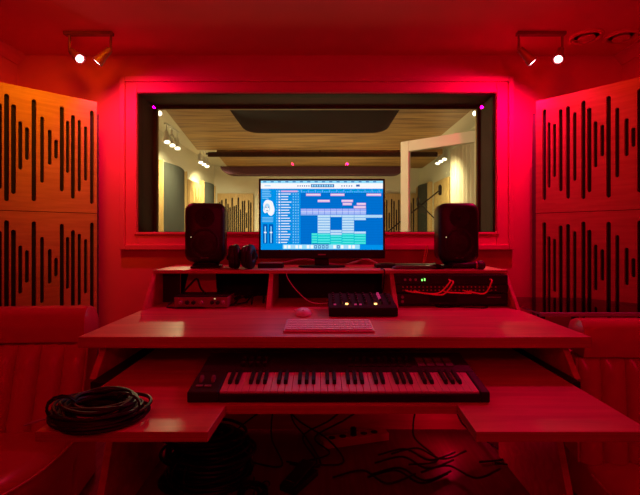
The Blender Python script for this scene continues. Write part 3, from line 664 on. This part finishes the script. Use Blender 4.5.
# ---------------------------------------------------------------- coils of cable
def coil(label, loc, R0, n, thick, r, seed, sq_=1.0, name='cable_coil', flat=1.0):
    rnd = random.Random(seed); m = MB()
    for k in range(n):
        a = rnd.uniform(0, 6.28); rr = R0 + rnd.uniform(-1, 1) * thick * .9; zz = r + abs(rnd.gauss(0, .6)) % 1.0 * thick * 1.6 * flat; tilt = rnd.uniform(-.10, .10); t2 = rnd.uniform(0, 6.28)
        ox, oy = rnd.uniform(-.02, .02), rnd.uniform(-.015, .015); pts = []
        for q in range(40):
            th = 2 * math.pi * q / 40; wob = 1 + .03 * math.sin(3 * th + a)
            pts.append((ox + rr * wob * math.cos(th), oy + rr * wob * sq_ * math.sin(th), max(r, zz + rr * tilt * math.sin(th + t2) + .006 * math.sin(2 * th + a))))
        m.tube(pts, r, 6, close=True)
    for k in range(3):
        a = rnd.uniform(0, 6.28); p = [Vector((R0 * math.cos(a), R0 * math.sin(a) * sq_, .02))]
        c = p[0]; d = Vector((math.cos(a), math.sin(a) * sq_, 0)); ring = [c + d * (thick * 1.25 * math.cos(u)) + Vector((0, 0, thick * .9 + thick * 1.0 * math.sin(u))) for u in [2 * math.pi * q / 12 for q in range(12)]]
        m.tube([(x, y, max(z, r * .6)) for x, y, z in ring], r * .6, 5, close=True)
    o = m.build(name, RUBBER, smooth=True); o.location = loc; return tag(o, label, 'cable coil')
coil('coil of thick black cable on the left wing of the keyboard shelf', (-.69, 1.345, ZS + .001), .106, 34, .032, .0055, 5, .88, flat=1.0)
coil('big bundle of black cable on the floor under the left of the desk', (-.55, 2.12, .001), .135, 60, .085, .008, 8, .85, flat=1.7)
coil('small loose loop of black cable on the floor right of the big bundle', (-.30, 1.98, .001), .05, 6, .016, .005, 11, 1.2)
cable('thin pale cable end lying left of the cable coil', [(-.90, 1.31, ZS - .01), (-.86, 1.30, ZS + .006), (-.83, 1.34, ZS + .006), (-.80, 1.36, ZS + .02)], .004, mat('pale_cable', (.6, .5, .5), .5))

# ---------------------------------------------------------------- underneath the desk
ps = thing('power_strip', 'long pale power strip lying on the floor under the desk', 'power strip', (.02, 2.40, 0), R(16))
boxes((0, .40, 0, .07, 0, .045)).build('case', WALL, ps, bevel=.005)
for k in range(5): m = MB(); m.lathe([(.020, .045), (.020, .047), (.017, .047)], 16, 0, Matrix.Translation((.06 + k * .065, .035, 0))); m.build('socket', BLACK, ps)
m = MB(); m.lathe([(.018, .047), (.018, .085), (.010, .09)], 12, 0, Matrix.Translation((.19, .035, 0))); m.build('plug', BLACK, ps)
pd = thing('foot_pedal', 'small black foot pedal on the floor near the middle of the desk', 'pedal', (-.19, 2.02, 0), R(-32)); boxes((0, .09, 0, .20, 0, .03)).build('base', BLACK, pd, bevel=.004)
m = MB(); m.prism([(.01, .0, .032), (.01, .18, .065), (.01, .18, .075), (.01, 0, .042)], (.07, 0, 0)); m.build('treadle', SATIN, pd, bevel=.003); boxes((.02, .07, .02, .035, .0425, .0465)).build('toe_bar', CHROME, pd)
g = 'black leads tangled under the desk'
rnd = random.Random(21)
for k in range(9):
    x0 = rnd.uniform(-.4, .75); x1 = x0 + rnd.uniform(-.35, .35); y = 2.50 + rnd.uniform(-.03, .04); z = rnd.uniform(.35, .55)
    cable('black lead hanging in a tangle against the back board under the desk', [(x0, 2.58, z), (x0 + .03, y, z * .6), (x0 * .6 + x1 * .4, y - .05, .12 + rnd.uniform(0, .1)), (x1, y - .08, .05), (x1 + .08, y - .18 - rnd.uniform(0, .15), .012), (x1 - .08, y - .28, .012)], .005, group=g)
for k in range(7):
    x0 = rnd.uniform(.30, .75); y = 2.15 + rnd.uniform(-.12, .1)
    cable('black lead trailing across the floor under the right of the desk', [(x0 - .25, y, .012 + k * .011), (x0 - .1, y + .06, .012 + k * .011), (x0, y - .05, .012 + k * .011), (x0 + .15, y + .03, .012 + k * .011)], .005, group='black leads on the floor under the right of the desk')

# ---------------------------------------------------------------- glass table on the right
tb = thing('side_table', 'low smoked glass table in the right corner behind the chair', 'table', (0, 0, 0))
TZ = .80; pts = [(1.13, 2.22), (2.24, 2.22), (2.24, 2.27), (2.06, 2.27), (1.66, 2.74), (1.13, 2.78)]
m = MB(); m.prism([(x, y, TZ - .01) for x, y in pts], (0, 0, .01)); gt = m.build('glass_top', [TINT, GREYP], tb)
for p in gt.data.polygons:
    if abs(p.normal.z) < .5: p.material_index = 1
m = MB(); m.box(1.13, 2.24, 2.20, 2.218, TZ - .018, TZ + .001); m.build('front_rail', GREYP, tb, bevel=.002)
for x, y in ((1.15, 2.24), (2.2, 2.24), (1.15, 2.72), (1.60, 2.70)): boxes((x - .015, x + .015, y - .015, y + .015, 0, TZ - .01)).build('leg', BLACK, tb)
boxes((1.15, 2.22, 2.30, 2.32, .3, TZ - .10)).build('apron', BLACK, tb)

# ---------------------------------------------------------------- vinyl chairs
def chair(label, loc, rz, W=.86, top=.86, sz=.33, rake=.15):
    t = thing('lounge_chair', label, 'chair', loc, rz, 'red-lit vinyl channel-back chairs')
    # backrest: local x across, y=0 at top front; face leans toward -y going down
    nx = 112; nz = 34; m = MB(); zs = [sz - .02 + (top - .17 - sz + .02) * j / nz for j in range(nz + 1)]
    def yf(z): return -rake * (1 - ((z - sz) / (top - sz))) + .012
    nch = 8
    front = []; 
    for z in zs:
        row = []
        for i in range(nx + 1):
            a = i / nx; x = -W / 2 + a * W; ph = (a * nch) % 1.0; fluff = .042 * abs(math.sin(math.pi * ph)) ** .5 * math.sqrt(max(0, min(1, (top - .16 - z) * 14 + .04)))
            curve = .06 * (2 * a - 1) ** 2
            row.append(Vector((x, yf(z) - fluff - curve * 0.6, z)))
        front.append(row)
    vs = []; fs = []
    for row in front: vs += row
    for row in front: vs += [p + Vector((0, .10 - (p.y - yf(p.z)), 0)) for p in row]
    n1 = nx + 1; off = n1 * (nz + 1)
    for j in range(nz):
        for i in range(nx):
            a = j * n1 + i; fs.append((a, a + 1, a + n1 + 1, a + n1)); fs.append((off + a, off + a + n1, off + a + n1 + 1, off + a + 1))
    for j in range(nz):
        for i in (0, nx): a = j * n1 + i; fs.append((a, a + n1, off + a + n1, off + a))
    for i in range(nx):
        for j in (0, nz): a = j * n1 + i; fs.append((a, a + 1, off + a + 1, off + a))
    m.add(vs, fs); m.build('backrest', LEATHER, t, smooth=True)
    # top roll
    m = MB(); rs = []
    for i in range(41):
        a = i / 40; x = -W / 2 - .01 + a * (W + .02); e_ = min(1, min(a, 1 - a) * 18 + .55); e_ = min(1, e_); cv = -.036 * (2 * a - 1) ** 2
        prof = [(-.04, -.16), (-.055, -.10), (-.045, -.035), (-.015, -.004), (.03, 0), (.085, -.02), (.11, -.07), (.105, -.16)]
        rs.append([Vector((x, cv + .03 + (py - .03) * e_, top - .08 + (pz + .08) * e_)) for py, pz in prof])
    m.rings(rs); m.build('top_roll', LEATHER, t, smooth=True)
    for s in (-1, 1):
        m = MB(); m.tube([(s * (W / 2 + .004), yf(z) - .045, z) for z in zs], .0045, 6); m.build('piping', PIPING, t, smooth=True)
    # seat cushion with rounded front
    def outline(k, d):
        pts = []; w2 = W / 2 * k; D = .55 * d
        for q in range(33):
            a = math.pi * q / 32; ca = math.cos(a); sa = math.sin(a)
            pts.append((w2 * math.copysign(abs(ca) ** .55, ca), -.17 - D * sa ** .7))
        return pts
    m = MB(); rs = []
    for z, k in ((sz - .12, .97), (sz - .07, 1.0), (sz - .03, .99), (sz - .005, .94), (sz + .006, .80), (sz + .01, .5)):
        rs.append([Vector((x, y, z)) for x, y in outline(k, k)])
    m.rings(rs); m.build('seat', LEATHER, t, smooth=True)
    m = MB(); m.tube([(x, y, sz - .02) for x, y in outline(1.0, 1.0)], .005, 6); m.build('piping', PIPING, t, smooth=True)
    m = MB(); m.rings([[Vector((x, y, z)) for x, y in outline(k, k)] for z, k in ((.0, .90), (sz - .121, .95))]); m.build('base', LEATHER, t, smooth=True)
    m = MB(); m.box(-W / 2 + .02, W / 2 - .02, -.16, .10, 0, sz - .022); m.build('back_base', LEATHER, t, bevel=.02)
    return t
chair('red-lit vinyl channel-back lounge chair left of the desk', (-1.51, 2.02, 0), R(8), W=.84)
chair('red-lit vinyl channel-back lounge chair right of the desk', (1.575, 1.90, 0), R(-7), W=.86, top=.825, sz=.225, rake=.03)

# ---------------------------------------------------------------- microphone boom stands in the live room
def mic_stand(label, base, top, boom0, boom1):
    t = thing('microphone_stand', label, 'microphone stand', (base[0], base[1], 0), 0, 'boom stands in the live room'); bx, by = base
    m = MB(); m.tube([(0, 0, .15), (0, 0, top)], .009, 8); m.build('pole', BLACK, t)
    for k in range(3): a = R(90 + 120 * k); m = MB(); m.tube([(0, 0, .18), (.28 * math.cos(a), .28 * math.sin(a), .012)], .009, 6); m.build('leg', BLACK, t)
    m = MB(); m.tube([Vector(boom0) - Vector((bx, by, 0)), Vector(boom1) - Vector((bx, by, 0))], .008, 8); m.build('boom', BLACK, t)
    m = MB(); m.lathe([(.014, -.06), (.02, -.04), (.02, .04), (.01, .06)], 12, 0, Matrix.Translation(Vector(boom1) - Vector((bx, by, 0)))); m.build('microphone_body', SATIN, t, smooth=True)
b0 = at(380, 238, 5.0); b1 = at(440, 190, 5.0); mid = (b0 + b1) / 2
mic_stand('microphone stand with a boom rising to the right behind the door glass', (mid.x, mid.y), mid.z, b0, b1)
b0 = at(452, 236, 5.4); b1 = at(418, 202, 5.4); mid = (b0 + b1) / 2
mic_stand('microphone stand with a boom rising to the left behind the right loudspeaker', (mid.x, mid.y), mid.z, b0, b1)
